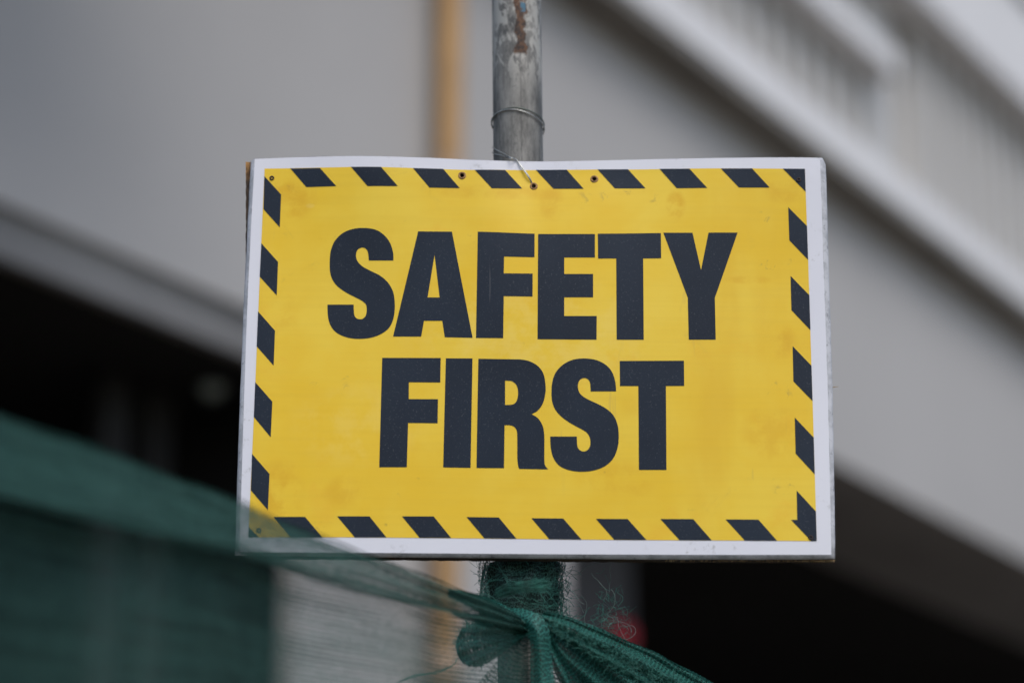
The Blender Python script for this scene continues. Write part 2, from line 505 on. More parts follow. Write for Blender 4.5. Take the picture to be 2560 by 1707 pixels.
def building():
    Mw = Matrix.Translation(WO) @ Matrix.Rotation(math.pi / 2 - WA, 4, 'Z')
    b = empty('building', Mw, 'pale grey building with projecting white ledges and two dark openings behind the sign', 'building')
    uL = wp(745, 1450)[0]
    uR = wp(1420, 1450)[0]
    zL, zR, z1 = 3.946, 4.45, 6.10
    U0, U1 = -5.6, 15.0
    out = [(U0, 0), (U0 + .25, 0), (U0 + .25, zL), (uL, zL), (uL, 0), (uR, 0), (uR, zR), (U1 - 2.5, zR), (U1 - 2.5, 0), (U1, 0), (U1, z1), (U0, z1)]
    n = len(out)
    V = [(u, 0, z) for u, z in out] + [(u, 0.07, z) for u, z in out]
    Fc = [tuple(range(n)), tuple(range(2 * n - 1, n - 1, -1))] + [(i, i + n, (i + 1) % n + n, (i + 1) % n) for i in range(n)]
    mesh('wall', V, Fc, M_WALL, b)
    # steel lintel with a recessed flashing over the opening beside the pier
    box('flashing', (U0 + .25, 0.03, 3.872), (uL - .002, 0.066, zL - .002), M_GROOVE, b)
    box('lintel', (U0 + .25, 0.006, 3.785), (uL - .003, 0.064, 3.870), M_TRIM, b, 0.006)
    # ledges
    _, zl1 = wp(1910, 254, -0.21)
    box('ledge', (U0 - .1, -0.21, zl1), (U1, 0.05, zl1 + 0.21), M_WHITE_WALL, b, 0.012)
    box('ledge_shade_strip', (U0 - .1, -0.195, zl1 - .035), (U1, -0.002, zl1 - .002), M_LEDGE_SHADE, b)  # dark strip added to deepen the shade line under the ledge
    uq, zl2 = wp(2250, 200, -0.24)
    box('cladding_backing', (U0, 0.0, zl1 + 0.212), (U1, 0.2, 9.5), M_CLAD, b)
    box('ledge', (U0, -0.24, zl2), (uq, -0.002, zl2 + 0.17), M_WHITE_WALL, b, 0.012)
    box('corner_board', (uq + .005, -0.075, zl1 + 0.213), (uq + 0.34, -0.002, 7.44), M_CLAD, b, 0.008)
    _, zl3 = wp(2430, 120, -0.28)
    _, zl4 = wp(2560, -30, -0.34)
    box('fascia', (U0, -0.28, zl3), (U1, -0.003, zl4 - .004), M_WHITE_WALL, b, 0.012)
    box('ledge', (U0, -0.34, zl4), (U1, -0.004, 9.45), M_WHITE_WALL, b, 0.012)
    # vertical cladding ribs
    v, f = box_geo((-0.055, -0.10, 0), (0.055, -0.001, 1))
    me = bpy.data.meshes.new('cladding_rib')
    me.from_pydata(v, [], f)
    me.materials.append(M_CLAD)
    def rib(u, za, zb):
        o = bpy.data.objects.new('cladding_rib', me)
        sc.collection.objects.link(o)
        o.parent = b
        o.location = (u, 0, za)
        o.scale = (1, 1, zb - za)
    u = 0.6
    while u < 9.0:
        if u < uq - .08:
            rib(u, zl1 + .214, zl2 - .003)
            rib(u, zl2 + .173, zl3 - .003)
        elif u > uq + .40:
            rib(u, zl1 + .214, zl3 - .003)
        u += 0.25
    # rooms behind the openings
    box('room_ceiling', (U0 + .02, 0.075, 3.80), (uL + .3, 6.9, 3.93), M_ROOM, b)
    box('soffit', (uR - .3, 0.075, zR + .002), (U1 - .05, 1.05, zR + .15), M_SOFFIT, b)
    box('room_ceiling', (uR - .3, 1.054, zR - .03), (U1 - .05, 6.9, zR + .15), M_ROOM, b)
    # unseen slab and upstand, added overhead to shade the left of the wall
    box('added_shade_slab', (U0 - .1, -1.6, 5.55), (-3.1, -0.003, 5.73), M_TRIM, b, 0.01)
    box('added_shade_upstand', (U0 - .1, -1.6, 5.732), (-3.1, -1.48, 6.9), M_WHITE_WALL, b, 0.01)
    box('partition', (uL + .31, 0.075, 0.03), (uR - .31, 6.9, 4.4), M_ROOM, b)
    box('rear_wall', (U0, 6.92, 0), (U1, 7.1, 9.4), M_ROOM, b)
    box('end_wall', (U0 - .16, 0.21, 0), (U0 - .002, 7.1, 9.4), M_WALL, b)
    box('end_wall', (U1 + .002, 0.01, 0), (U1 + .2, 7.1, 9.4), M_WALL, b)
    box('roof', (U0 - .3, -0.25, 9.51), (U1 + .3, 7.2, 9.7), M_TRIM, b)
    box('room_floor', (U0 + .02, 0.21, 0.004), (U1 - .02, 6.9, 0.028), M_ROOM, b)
    # grey column just inside the opening
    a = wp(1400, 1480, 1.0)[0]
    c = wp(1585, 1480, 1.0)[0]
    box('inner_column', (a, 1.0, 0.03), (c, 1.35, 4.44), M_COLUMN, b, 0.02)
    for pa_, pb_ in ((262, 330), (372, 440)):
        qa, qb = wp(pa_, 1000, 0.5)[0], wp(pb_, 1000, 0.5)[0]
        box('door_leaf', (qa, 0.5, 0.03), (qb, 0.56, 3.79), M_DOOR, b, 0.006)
    # red bell on the column
    ub, zb = wp(1548, 1592, 0.96)
    bm = bmesh.new()
    prof = [(0.0, -0.075), (0.03, -0.073), (0.058, -0.058), (0.078, -0.03), (0.086, 0.0), (0.09, 0.008), (0.06, 0.01), (0.05, 0.033), (0.0, 0.034)]
    V, Fc, ns = [], [], 28
    for r, y in prof:
        for k in range(ns):
            an = 2 * math.pi * k / ns
            V.append((max(r, 0.0005) * math.cos(an), y, max(r, 0.0005) * math.sin(an)))
    for i in range(len(prof) - 1):
        for k in range(ns):
            Fc.append((i * ns + k, i * ns + (k + 1) % ns, (i + 1) * ns + (k + 1) % ns, (i + 1) * ns + k))
    bm.free()
    e = mesh('red_fitting', V, Fc, M_RED, None, True)
    e.matrix_world = Mw @ Matrix.Translation((ub, 0.963, zb))
    e['label'] = 'dark red rounded fitting on the grey column inside the dark opening'
    e['category'] = 'fitting'
    # pale bulkhead lamp hanging in the left room
    ul, zl = wp(533, 945, 0.36)
    V, Fc = [], []
    prof = [(0.004, 0.075), (0.03, 0.07), (0.046, 0.045), (0.052, 0.0), (0.046, -0.04), (0.03, -0.066), (0.002, -0.075)]
    for r, z in prof:
        for k in range(20):
            an = 2 * math.pi * k / 20
            V.append((r * math.cos(an), r * math.sin(an), z))
    for i in range(len(prof) - 1):
        for k in range(20):
            Fc.append((i * 20 + k, (i + 1) * 20 + k, (i + 1) * 20 + (k + 1) % 20, i * 20 + (k + 1) % 20))
    lamp = empty('hanging_lamp', Mw @ Matrix.Translation((ul, 0.36, zl)), 'pale unlit oval lamp hanging in the dark opening', 'lamp')
    mesh('lamp_globe', V, Fc, M_LAMP, lamp, True)
    v, f = tube_geo([(0, 0, 0.076), (0, 0, 3.80 - zl)], 0.006, 6)
    mesh('lamp_cord', v, f, M_BRACKET, lamp)
    # ochre downpipe on the pier
    ua = wp(1075, 200, -0.085)[0]
    ub2 = wp(1172, 200, -0.085)[0]
    up = (ua + ub2) / 2
    r = 0.052
    dp = empty('downpipe', Mw @ Matrix.Translation((up, -0.085, 0)), 'ochre painted vertical downpipe on the grey wall behind the grey pole', 'pipe')
    v, f = tube_geo([(0, 0, 0.02), (0, 0, zl1 - .037)], r, 20)
    mesh('pipe_run', v, f, M_OCHRE, dp, True)
    for z in (1.2, 2.9, 4.72):
        v, f = tube_geo([(0, 0, z - .06), (0, 0, z + .06)], r + 0.008, 20)
        cp = mesh('coupling', v, f, M_OCHRE_JOINT, dp, True)
        box('bracket', (-0.02, 0.05, z - .015), (0.02, 0.084, z + .015), M_BRACKET, cp)
    return b
building()

# ------------------------------------------------------------------ the sign
SM = Matrix.Translation((0.02117, 2.32891, 2.28161)) @ Matrix.Rotation(-0.01756, 4, 'Z') @ Matrix.Rotation(-0.03205, 4, 'X') @ Matrix.Rotation(0.00873, 4, 'Y')
SI = SM.inverted()
SN = (SM.to_3x3() @ Vector((0, 1, 0))).normalized()

def lerp_table(tab, x):
    if x <= tab[0][0]:
        return tab[0][1]
    for (a, fa), (b, fb) in zip(tab, tab[1:]):
        if x <= b:
            k = (x - a) / (b - a)
            k = k * k * (3 - 2 * k)
            return fa + (fb - fa) * k
    return tab[-1][1]

WARP = [(-0.285, 0.0), (-0.165, 0.0065), (-0.06, 0.0), (0.005, -0.0075), (0.08, -0.006), (0.20, 0.0), (0.29, 0.002)]
def warp(x, z):
    k = max(0.0, min(1.0, (z + 0.01) / 0.2))
    return lerp_table(WARP, x) * k * k + 0.0016 * math.sin(x * 13 + 1.2) * math.sin(z * 11 + .6)

def sp(px, py, off=0.0):
    """pixel -> (x, z) on the gently bowed sheet, 'off' metres behind its face"""
    y = off
    for _ in range(4):
        o = SM @ Vector((0, y, 0))
        q = SI @ hit(px, py, o, SN)
        y = off - warp(q.x, q.z)
    return (q.x, q.z)

def sheet(name, loops, off, mat, parent, grid=0.009):
    """flat shape with holes, cut to a grid and laid on the bowed surface"""
    vs2, es = [], []
    for lp in loops:
        s = len(vs2)
        vs2 += [Vector(p) for p in lp]
        es += [(s + i, s + (i + 1) % len(lp)) for i in range(len(lp))]
    bm = bmesh.new()
    bv = [bm.verts.new((p.x, 0, p.y)) for p in vs2]
    be = [bm.edges.new((bv[a], bv[b])) for a, b in es]
    bmesh.ops.triangle_fill(bm, use_beauty=True, use_dissolve=False, edges=be, normal=(0, -1, 0))
    xs = [p.x for p in vs2]
    zs = [p.y for p in vs2]
    for ax, lo, hi in ((0, min(xs), max(xs)), (2, min(zs), max(zs))):
        c = math.ceil(lo / grid) * grid
        while c < hi:
            co, no = [0, 0, 0], [0, 0, 0]
            co[ax], no[ax] = c, 1
            bmesh.ops.bisect_plane(bm, geom=bm.verts[:] + bm.edges[:] + bm.faces[:], plane_co=co, plane_no=no, dist=1e-6)
            c += grid
    for v in bm.verts:
        v.co.y = off - warp(v.co.x, v.co.z)
    bmesh.ops.recalc_face_normals(bm, faces=bm.faces[:])
    bm.normal_update()
    if sum(f.normal.y * f.calc_area() for f in bm.faces) > 0:
        bmesh.ops.reverse_faces(bm, faces=bm.faces[:])
    me = bpy.data.meshes.new(name)
    bm.to_mesh(me)
    bm.free()
    me.materials.append(mat)
    me.polygons.foreach_set('use_smooth', [True] * len(me.polygons))
    o = bpy.data.objects.new(name, me)
    sc.collection.objects.link(o)
    o.parent = parent
    return o

def z1(x, y): return (x / 2.904 + 560, y / 2.904 + 360)
def z2(x, y): return (x / 2.868 + 1300, y / 2.868 + 360)
def z3(x, y): return (x / 2.704 + 560, y / 2.704 + 860)
def z4(x, y): return (x / 2.704 + 1300, y / 2.704 + 860)

def smooth_runs(pts, corners):
    """closed outline: spline between the listed corner indices, sharp at them"""
    n = len(pts)
    out = []
    cs = sorted(corners)
    for a, b in zip(cs, cs[1:] + [cs[0] + n]):
        run = [pts[i % n] for i in range(a, b + 1)]
        if len(run) == 2:
            out.append(run[0])
        else:
            out += [tuple(p) for p in catmull([(*p, 0) for p in run], 4)][:-1]
    return [(p[0], p[1]) for p in out]

def circle_px(c, r, n=16):
    return [(c[0] + r * math.cos(2 * math.pi * k / n), c[1] + r * math.sin(2 * math.pi * k / n)) for k in range(n)]

HOLES = [(1155.2, 439.4), (1334.3, 466.3), (1485.8, 448.4)]

def build_sign():
    s = empty('safety_sign', SM @ Matrix.Translation((0, 0, -0.21)), 'yellow SAFETY FIRST sign with white border and striped edging wired to the pole', 'sign')
    up = Matrix.Translation((0, 0, 0.21))
    made = []
    # white sheet: front face, dirty flared edge, back
    L = [(637, 397.5), (628, 560), (617, 800), (607, 1100), (598.8, 1379)]
    B = [(598.8, 1379), (900, 1381), (1300, 1384), (1700, 1386), (2078.5, 1386)]
    Rr = [(2078.5, 1386), (2070, 1000), (2060, 700), (2053, 480), (2050, 402)]
    T = [(2050, 402), (2047, 396.5), (2040, 394.5), (1900, 394), (1700, 397), (1480, 402), (1340, 404), (1200, 400.5), (1050, 394), (900, 390.5), (760, 393), (680, 396), (637, 397.5)]
    oL = [(627, 404), (619, 560), (607.5, 800), (596, 1100), (587.5, 1388)]
    oB = [(587.5, 1388), (900, 1392), (1300, 1395.5), (1700, 1398.5), (2088.5, 1398)]
    oR = [(2088.5, 1396), (2082, 1000), (2073, 700), (2067, 480), (2064, 412)]
    oT = [(2064, 412), (2060, 401), (2048, 396), (1900, 396), (1700, 399), (1480, 404), (1340, 406), (1200, 402.5), (1050, 396), (900, 392.5), (760, 395), (680, 398), (627, 404)]
    def res(pl, n):
        P = catmull([(*p, 0) for p in pl], 10)
        d = [0]
        for a, b2 in zip(P, P[1:]):
            d.append(d[-1] + (b2 - a).length)
        o2 = []
        for k in range(n):
            t = d[-1] * k / n
            i = max(j for j in range(len(d)) if d[j] <= t + 1e-9)
            i = min(i, len(P) - 2)
            q = P[i].lerp(P[i + 1], (t - d[i]) / max(1e-9, d[i + 1] - d[i]))
            o2.append((q.x, q.y))
        return o2
    cnt = (26, 40, 26, 60)
    fr = sum((res(p, n) for p, n in zip((L, B, Rr, T), cnt)), [])
    ou = sum((res(p, n) for p, n in zip((oL, oB, oR, oT), cnt)), [])
    holes_px = [circle_px(c, 5.2) for c in HOLES]
    front = [sp(*p) for p in fr]
    hl = [[sp(*p) for p in h] for h in holes_px]
    made.append(sheet('white_sheet', [front] + hl, 0.0, mat_white(), s))
    outer = [sp(*p, 0.005) for p in ou]
    n = len(front)
    V, Fc = [], []
    rings = []
    for j in range(5):
        k = j / 4
        kk = 1 - (1 - k) ** 1.7
        rings.append([(a[0] + (b2[0] - a[0]) * kk, 0.0052 * k, a[1] + (b2[1] - a[1]) * kk) for a, b2 in zip(front, outer)])
    rings.append([(b2[0] * 0.998, 0.0062, b2[1] * 0.998) for b2 in outer])
    for rg in rings:
        for x, y, z in rg:
            jit = 0.0004 * mnoise.noise(Vector((x * 60, y * 200, z * 60)))
            V.append((x + jit, y - warp(x, z), z + jit))
    for j in range(len(rings) - 1):
        for i in range(n):
            a = j * n + i
            b2 = j * n + (i + 1) % n
            Fc.append((a, b2, b2 + n, a + n))
    made.append(mesh('sheet_edge', V, Fc, mat_lip(), s, True))
    # yellow panel
    yel = [(661.6, 422), (760, 420.5), (900, 417.8), (1050, 421.5), (1187, 425.5), (1340, 425.8), (1500, 424.3), (1700, 422.5), (1880, 421.7), (2012.3, 422.8),
           (2020.4, 650), (2031.5, 1002), (2041.9, 1352), (1700, 1350), (1300, 1346.5), (900, 1342.6), (621, 1342.6), (634.7, 1042), (649.5, 692)]
    Y = [sp(*p) for p in yel]
    px_m = 0.556 / 1370
    stains_and_sheen = []
    for px, py, rx, rz, st, kind in [(1545, 492, 55, 30, .75, 0), (1460, 500, 30, 30, .35, 0), (1925, 660, 34, 20, .8, 0), (1975, 655, 26, 12, .5, 0), (1950, 975, 40, 40, .5, 0), (1905, 545, 30, 24, .5, 0), (1640, 500, 20, 20, .45, 0),
                                     (1180, 600, 26, 30, .4, 0), (830, 600, 45, 14, .5, 0), (1290, 535, 14, 10, .6, 0), (862, 960, 14, 45, .45, 0), (785, 962, 16, 9, .6, 0), (775, 515, 14, 8, .8, 2), (720, 470, 14, 12, .6, 0), (805, 1312, 30, 14, .5, 0), (1000, 1236, 9, 7, .8, 0),
                                     (725, 500, 80, 70, .75, 1), (700, 1230, 70, 100, .7, 1), (1940, 850, 60, 60, .8, 1), (1600, 1010, 60, 40, .3, 1), (1690, 515, 30, 50, .8, 1), (1380, 510, 40, 60, .6, 1), (1930, 1080, 90, 90, .5, 1), (1870, 700, 70, 14, .6, 1), (1540, 1200, 120, 60, .45, 1), (860, 1230, 60, 50, .55, 1), (1960, 480, 60, 40, .5, 1), (1240, 480, 200, 26, .45, 1), (700, 780, 60, 60, .4, 1),
                                     (1330, 830, 380, 170, .45, 2), (900, 1060, 200, 130, .3, 2), (1860, 1300, 40, 14, .4, 0), (1680, 1270, 70, 12, .35, 0), (1960, 1215, 40, 30, .45, 0)]:  # the two broad pale ovals paint in the sheen around the centre
        q = sp(px, py)
        stains_and_sheen.append((q[0], q[1] + 0.21, rx * px_m, rz * px_m, st, kind))
    made.append(sheet('yellow_panel', [Y] + hl, -0.0003, mat_yellow(stains_and_sheen), s))
    K = mat_black()
    quads = [
        [(726, 422), (800, 420.8), (840.6, 466), (766, 468.5)],
        [(877.5, 418), (952.6, 418), (994.6, 466), (919, 466)],
        [(1032.5, 421), (1108, 423), (1149.5, 471), (1073.8, 469.5)],
        [(1187, 425.5), (1263, 426), (1305.5, 472), (1229.8, 471.5)],
        [(1340, 425.6), (1416.8, 425), (1459, 472.6), (1383.7, 472.6)],
        [(1494, 424.3), (1570, 424), (1613.8, 471.6), (1537, 471.6)],
        [(1648.7, 423), (1723.6, 422.6), (1768, 470.5), (1692, 471.4)],
        [(1802, 422), (1880, 421.8), (1924, 469.5), (1847.4, 469.5)],
        [(1957, 422.4), (2012.3, 422.9), (2014, 480)],
        [(661, 441), (703, 487), (699.5, 569), (659, 523.6)],
        [(653.7, 608.6), (695.3, 655.5), (692, 738.8), (649.5, 692)],
        [(645.4, 779), (687.8, 827), (684.2, 914), (642, 866)],
        [(638.4, 955.4), (681, 1004), (677, 1093), (634.7, 1042)],
        [(630.3, 1134.4), (674, 1184.7), (670, 1275), (627.3, 1225.4)],
        [(622, 1316.7), (647, 1342.5), (621, 1342.5)],
        [(684, 1291.6), (762.7, 1291.6), (806, 1342.5), (726, 1342.5)],
        [(843, 1290.3), (924, 1290.3), (966, 1342.6), (887, 1342.6)],
        [(1005, 1290.3), (1084.4, 1290.5), (1127.7, 1344), (1049, 1343.6)],
        [(1166.5, 1292), (1247, 1293), (1291, 1346), (1211, 1345)],
        [(1328.5, 1295), (1408, 1295.6), (1453.5, 1348), (1373, 1347)],
        [(1489.7, 1296.5), (1569, 1297), (1616, 1349), (1535.6, 1348.4)],
        [(1651, 1297), (1733, 1297.2), (1779, 1350), (1698.7, 1349.6)],
        [(1814, 1298), (1896, 1298.4), (1942.4, 1351), (1862, 1350.6)],
        [(1991.6, 1226), (2039.6, 1278), (2041.8, 1351.8), (2027.8, 1351.7), (1977.5, 1299), (1993, 1299)],
        [(1970.5, 518.6), (2017.5, 565.7), (2020.2, 650), (1973.3, 601.3)],
        [(1976.4, 690.2), (2023.2, 738.3), (2026, 825.5), (1978.5, 775.6)],
        [(1981.6, 865.5), (2028.6, 914.4), (2031.3, 1002.4), (1983.4, 953.2)],
        [(1986.8, 1043.8), (2034.2, 1093.7), (2036.8, 1185.4), (1989, 1133.7)],
    ]
    for q in quads:
        made.append(sheet('stripe', [[sp(*p) for p in q]], -0.0006, K, s))
    # lettering
    S1 = [z1(*p) for p in [(1230, 847), (1228, 790), (1205, 718), (1160, 660), (1095, 622), (1010, 611), (930, 620), (860, 650), (805, 705), (775, 780), (768, 860), (770, 925), (785, 980), (820, 1030), (880, 1075), (950, 1112), (1000, 1138), (1030, 1165), (1037, 1205), (1030, 1245), (1010, 1268), (985, 1273), (960, 1264), (945, 1235), (941, 1167), (752, 1167), (754, 1240), (768, 1305), (805, 1360), (860, 1393), (920, 1410), (985, 1415), (1060, 1408), (1130, 1385), (1190, 1345), (1225, 1285), (1240, 1200), (1236, 1110), (1218, 1050), (1180, 995), (1130, 955), (1060, 920), (1010, 893), (975, 860), (960, 825), (960, 795), (972, 768), (1003, 753), (1030, 762), (1046, 790), (1052, 847)]]
    S1 = smooth_runs(S1, [0, 24, 25, 50])
    A1 = [z1(*p) for p in [(1410, 636), (1655, 638), (1805, 1407), (1603, 1403), (1585, 1284), (1452, 1284), (1432, 1398), (1228, 1398)]]
    A2 = [z1(*p) for p in [(1529, 805), (1566, 1115), (1478, 1115)]]
    F1 = [z1(*p) for p in [(1843, 638), (2255, 653), (2254, 823), (2034, 818), (2031, 940), (2241, 942), (2240, 1108), (2031, 1105), (2027, 1410), (1830, 1408)]]
    E1 = [z2(*p) for p in [(130, 647), (537, 647), (537, 815), (317, 815), (317, 933), (524, 933), (524, 1100), (317, 1100), (317, 1234), (550, 1234), (549, 1403), (126, 1400)]]
    T1 = [z2(*p) for p in [(558, 645), (1010, 640), (1012, 820), (883, 822), (887, 1404), (693, 1403), (690, 822), (560, 822)]]
    Y1 = [z2(*p) for p in [(1028, 638), (1237, 638), (1298, 905), (1352, 637), (1560, 637), (1397, 1103), (1403, 1403), (1210, 1403), (1203, 1103)]]
    F2 = [z3(*p) for p in [(1070, 94), (1465, 95), (1462, 260), (1250, 258), (1249, 372), (1447, 373), (1444, 535), (1245, 533), (1236, 832), (1050, 832)]]
    I2 = [z3(*p) for p in [(1500, 97), (1680, 98), (1667, 836), (1482, 833)]]
    R2 = [(1196, 897), (1191.3, 1169.5), (1260, 1170), (1261.5, 1062.7), (1277.5, 1063.4), (1288.5, 1070), (1293, 1085.6), (1293.4, 1141), (1295.2, 1163), (1298.5, 1171.8), (1371, 1173), (1363.6, 1165), (1361, 1152), (1361, 1115), (1360.3, 1082), (1355.5, 1061.5), (1344.4, 1045), (1328.8, 1035), (1344.4, 1026.4), (1357.3, 1008), (1363.6, 982), (1363.6, 960), (1358.4, 934), (1344.4, 914.7), (1322, 902.5), (1300, 898.5)]
    R2 = smooth_runs(R2, [0, 1, 2, 3, 9, 10, 17, 25])
    R3 = smooth_runs([(1262.7, 951.7), (1279.3, 953), (1290.4, 961.7), (1295.2, 976.5), (1294, 995), (1288.5, 1006.8), (1279.3, 1011.6), (1262.7, 1012.4)], [0, 7])
    S2 = [z4(*p) for p in [(650, 320), (645, 260), (625, 195), (585, 145), (520, 110), (440, 98), (360, 106), (290, 140), (240, 195), (218, 260), (213, 330), (218, 390), (240, 445), (285, 495), (350, 540), (415, 575), (455, 602), (475, 645), (473, 690), (455, 717), (430, 726), (405, 717), (388, 690), (384, 625), (205, 625), (207, 690), (222, 760), (258, 815), (310, 845), (375, 860), (440, 862), (515, 850), (585, 818), (635, 765), (662, 690), (667, 610), (658, 540), (630, 480), (580, 435), (515, 400), (455, 372), (410, 340), (392, 300), (395, 260), (412, 237), (437, 230), (460, 240), (474, 265), (478, 320)]]
    S2 = smooth_runs(S2, [0, 23, 24, 48])
    T2 = [z4(*p) for p in [(674, 115), (1108, 113), (1110, 283), (986, 284), (990, 850), (804, 850), (800, 284), (676, 284)]]
    for loops in ([S1], [A1, A2], [F1], [E1], [T1], [Y1], [F2], [I2], [R2, R3], [S2], [T2]):
        made.append(sheet('letter', [[sp(*p) for p in lp] for lp in loops], -0.0006, K, s))
    # bored holes: wall and worn rim
    for c in HOLES:
        x, z = sp(*c)
        y = -warp(x, z)
        V, Fc = [], []
        for j, (r, yy) in enumerate(((0.0020, 0.0), (0.0020, 0.0062))):
            for k in range(16):
                an = 2 * math.pi * k / 16
                V.append((x + r * math.cos(an), y + yy, z + r * math.sin(an)))
        Fc = [(k, k + 16, (k + 1) % 16 + 16, (k + 1) % 16) for k in range(16)]
        made.append(mesh('hole_wall', V, Fc, M_HOLE, s, True))
        ring = [(x + 0.0031 * math.cos(2 * math.pi * k / 20) * (1 + .12 * mnoise.noise(Vector((k * .7, x * 50, 0)))), y - 0.0003, z + 0.0031 * math.sin(2 * math.pi * k / 20) * (1 + .12 * mnoise.noise(Vector((k * .7, 3, x * 50))))) for k in range(20)]
        v, f = tube_geo(ring, 0.0011, 8, close=True)
        made.append(mesh('hole_rim', v, f, M_RIM, s, True))
    # screws
    for c in [(679.8, 446), (1996.6, 450.3), (2026.7, 1343.5), (647, 1326)]:
        x, z = sp(*c)
        y = -warp(x, z)
        prof = [(0.0007, 0.0012), (0.0012, -0.0010), (0.0019, -0.0012), (0.0024, -0.0009), (0.0025, 0.0), (0.0018, 0.006), (0.0008, 0.016)]
        V, Fc = [], []
        for r, yy in prof:
            for k in range(14):
                an = 2 * math.pi * k / 14
                V.append((x + r * math.cos(an), y + yy - 0.0004, z + r * math.sin(an)))
        for i in range(len(prof) - 1):
            for k in range(14):
                Fc.append((i * 14 + k, (i + 1) * 14 + k, (i + 1) * 14 + (k + 1) % 14, i * 14 + (k + 1) % 14))
        Fc.append(tuple(range(14)))
        made.append(mesh('screw', V, Fc, M_SCREW, s, True))
    # plywood backing, slightly askew
    def flat(px, py, off):
        q = SI @ hit(px, py, SM @ Vector((0, off, 0)), SN)
        return q.x, q.z
    PL = [flat(*p, 0.0068) for p in [(613.5, 403), (613, 704), (611, 1391), (900, 1394), (1300, 1397.5), (1700, 1401), (2084, 1401.5), (2066, 704), (2056, 420), (1340, 415)]]
    def sub(pl, n):
        o2 = []
        for a, b2 in zip(pl, pl[1:] + pl[:1]):
            for k in range(n):
                o2.append((a[0] + (b2[0] - a[0]) * k / n, a[1] + (b2[1] - a[1]) * k / n))
        return o2
    P2 = sub(PL, 30)
    n = len(P2)
    V, Fc = [], []
    ys = [0.0088, 0.0118, 0.0121, 0.0151, 0.0154, 0.0188]
    insets = [0.0, 0.0, 0.0005, 0.0002, 0.0007, 0.0003]
    for j, y in enumerate(ys):
        for x, z in P2:
            q = 0.0011 * mnoise.noise(Vector((x * 130, j * 3.1, z * 130))) + 0.0008 * mnoise.noise(Vector((x * 400, j * 5, z * 400)))
            k = insets[j] + abs(q)
            V.append((x - math.copysign(k, x), y, z - math.copysign(k, z)))
    for j in range(len(ys) - 1):
        for i in range(n):
            a, b2 = j * n + i, j * n + (i + 1) % n
            Fc.append((a, b2, b2 + n, a + n))
    Fc.append(tuple(range(n - 1, -1, -1)))
    Fc.append(tuple((len(ys) - 1) * n + i for i in range(n)))
    made.append(mesh('plywood_backing', V, Fc, mat_ply(), s))
    # torn pale splinters under the right end
    V, Fc = [], []
    rnd = random.Random(3)
    for _ in range(330):
        px = 2086 - 420 * rnd.random() ** 1.5
        x, z = flat(px, 1400.8 - (2086 - px) * .0035, 0.0072)
        y = rnd.uniform(0.0072, 0.0092)
        ln = rnd.uniform(0.0006, 0.0022)
        w2 = rnd.uniform(0.0002, 0.0005)
        dx, dy = rnd.uniform(-.6, .6) * ln, rnd.uniform(-.5, .2) * ln
        b0 = len(V)
        V += [(x - w2, y, z + .001), (x + w2, y, z + .001), (x + dx * .5, y + w2 * 2, z + .001), (x + dx, y + dy, z - ln)]
        Fc += [(b0, b0 + 1, b0 + 3), (b0 + 1, b0 + 2, b0 + 3), (b0 + 2, b0, b0 + 3)]
    o = mesh('splinter_fringe', V, Fc, M_SPLINTER, s)
    o['kind'] = 'stuff'
    made.append(o)
    a, b2 = flat(2078, 969, 0.009), flat(2096, 967, 0.009)
    v, f = tube_geo([(a[0], .009, a[1]), ((a[0] + b2[0]) / 2, .0085, a[1] + .0007), (b2[0], .008, b2[1])], [.0005, .0004, .0002], 5)
    made.append(mesh('splinter', v, f, M_SPLINTER, s))
    panel = next(o for o in made if o.name.startswith('yellow_panel'))
    for o in made:
        if o.name.split('.')[0] in ('stripe', 'letter', 'hole_rim'):
            o.parent = panel
    for o in made:                                    # the sign's origin sits at its lower edge
        o.data.transform(up)
    return s
build_sign()

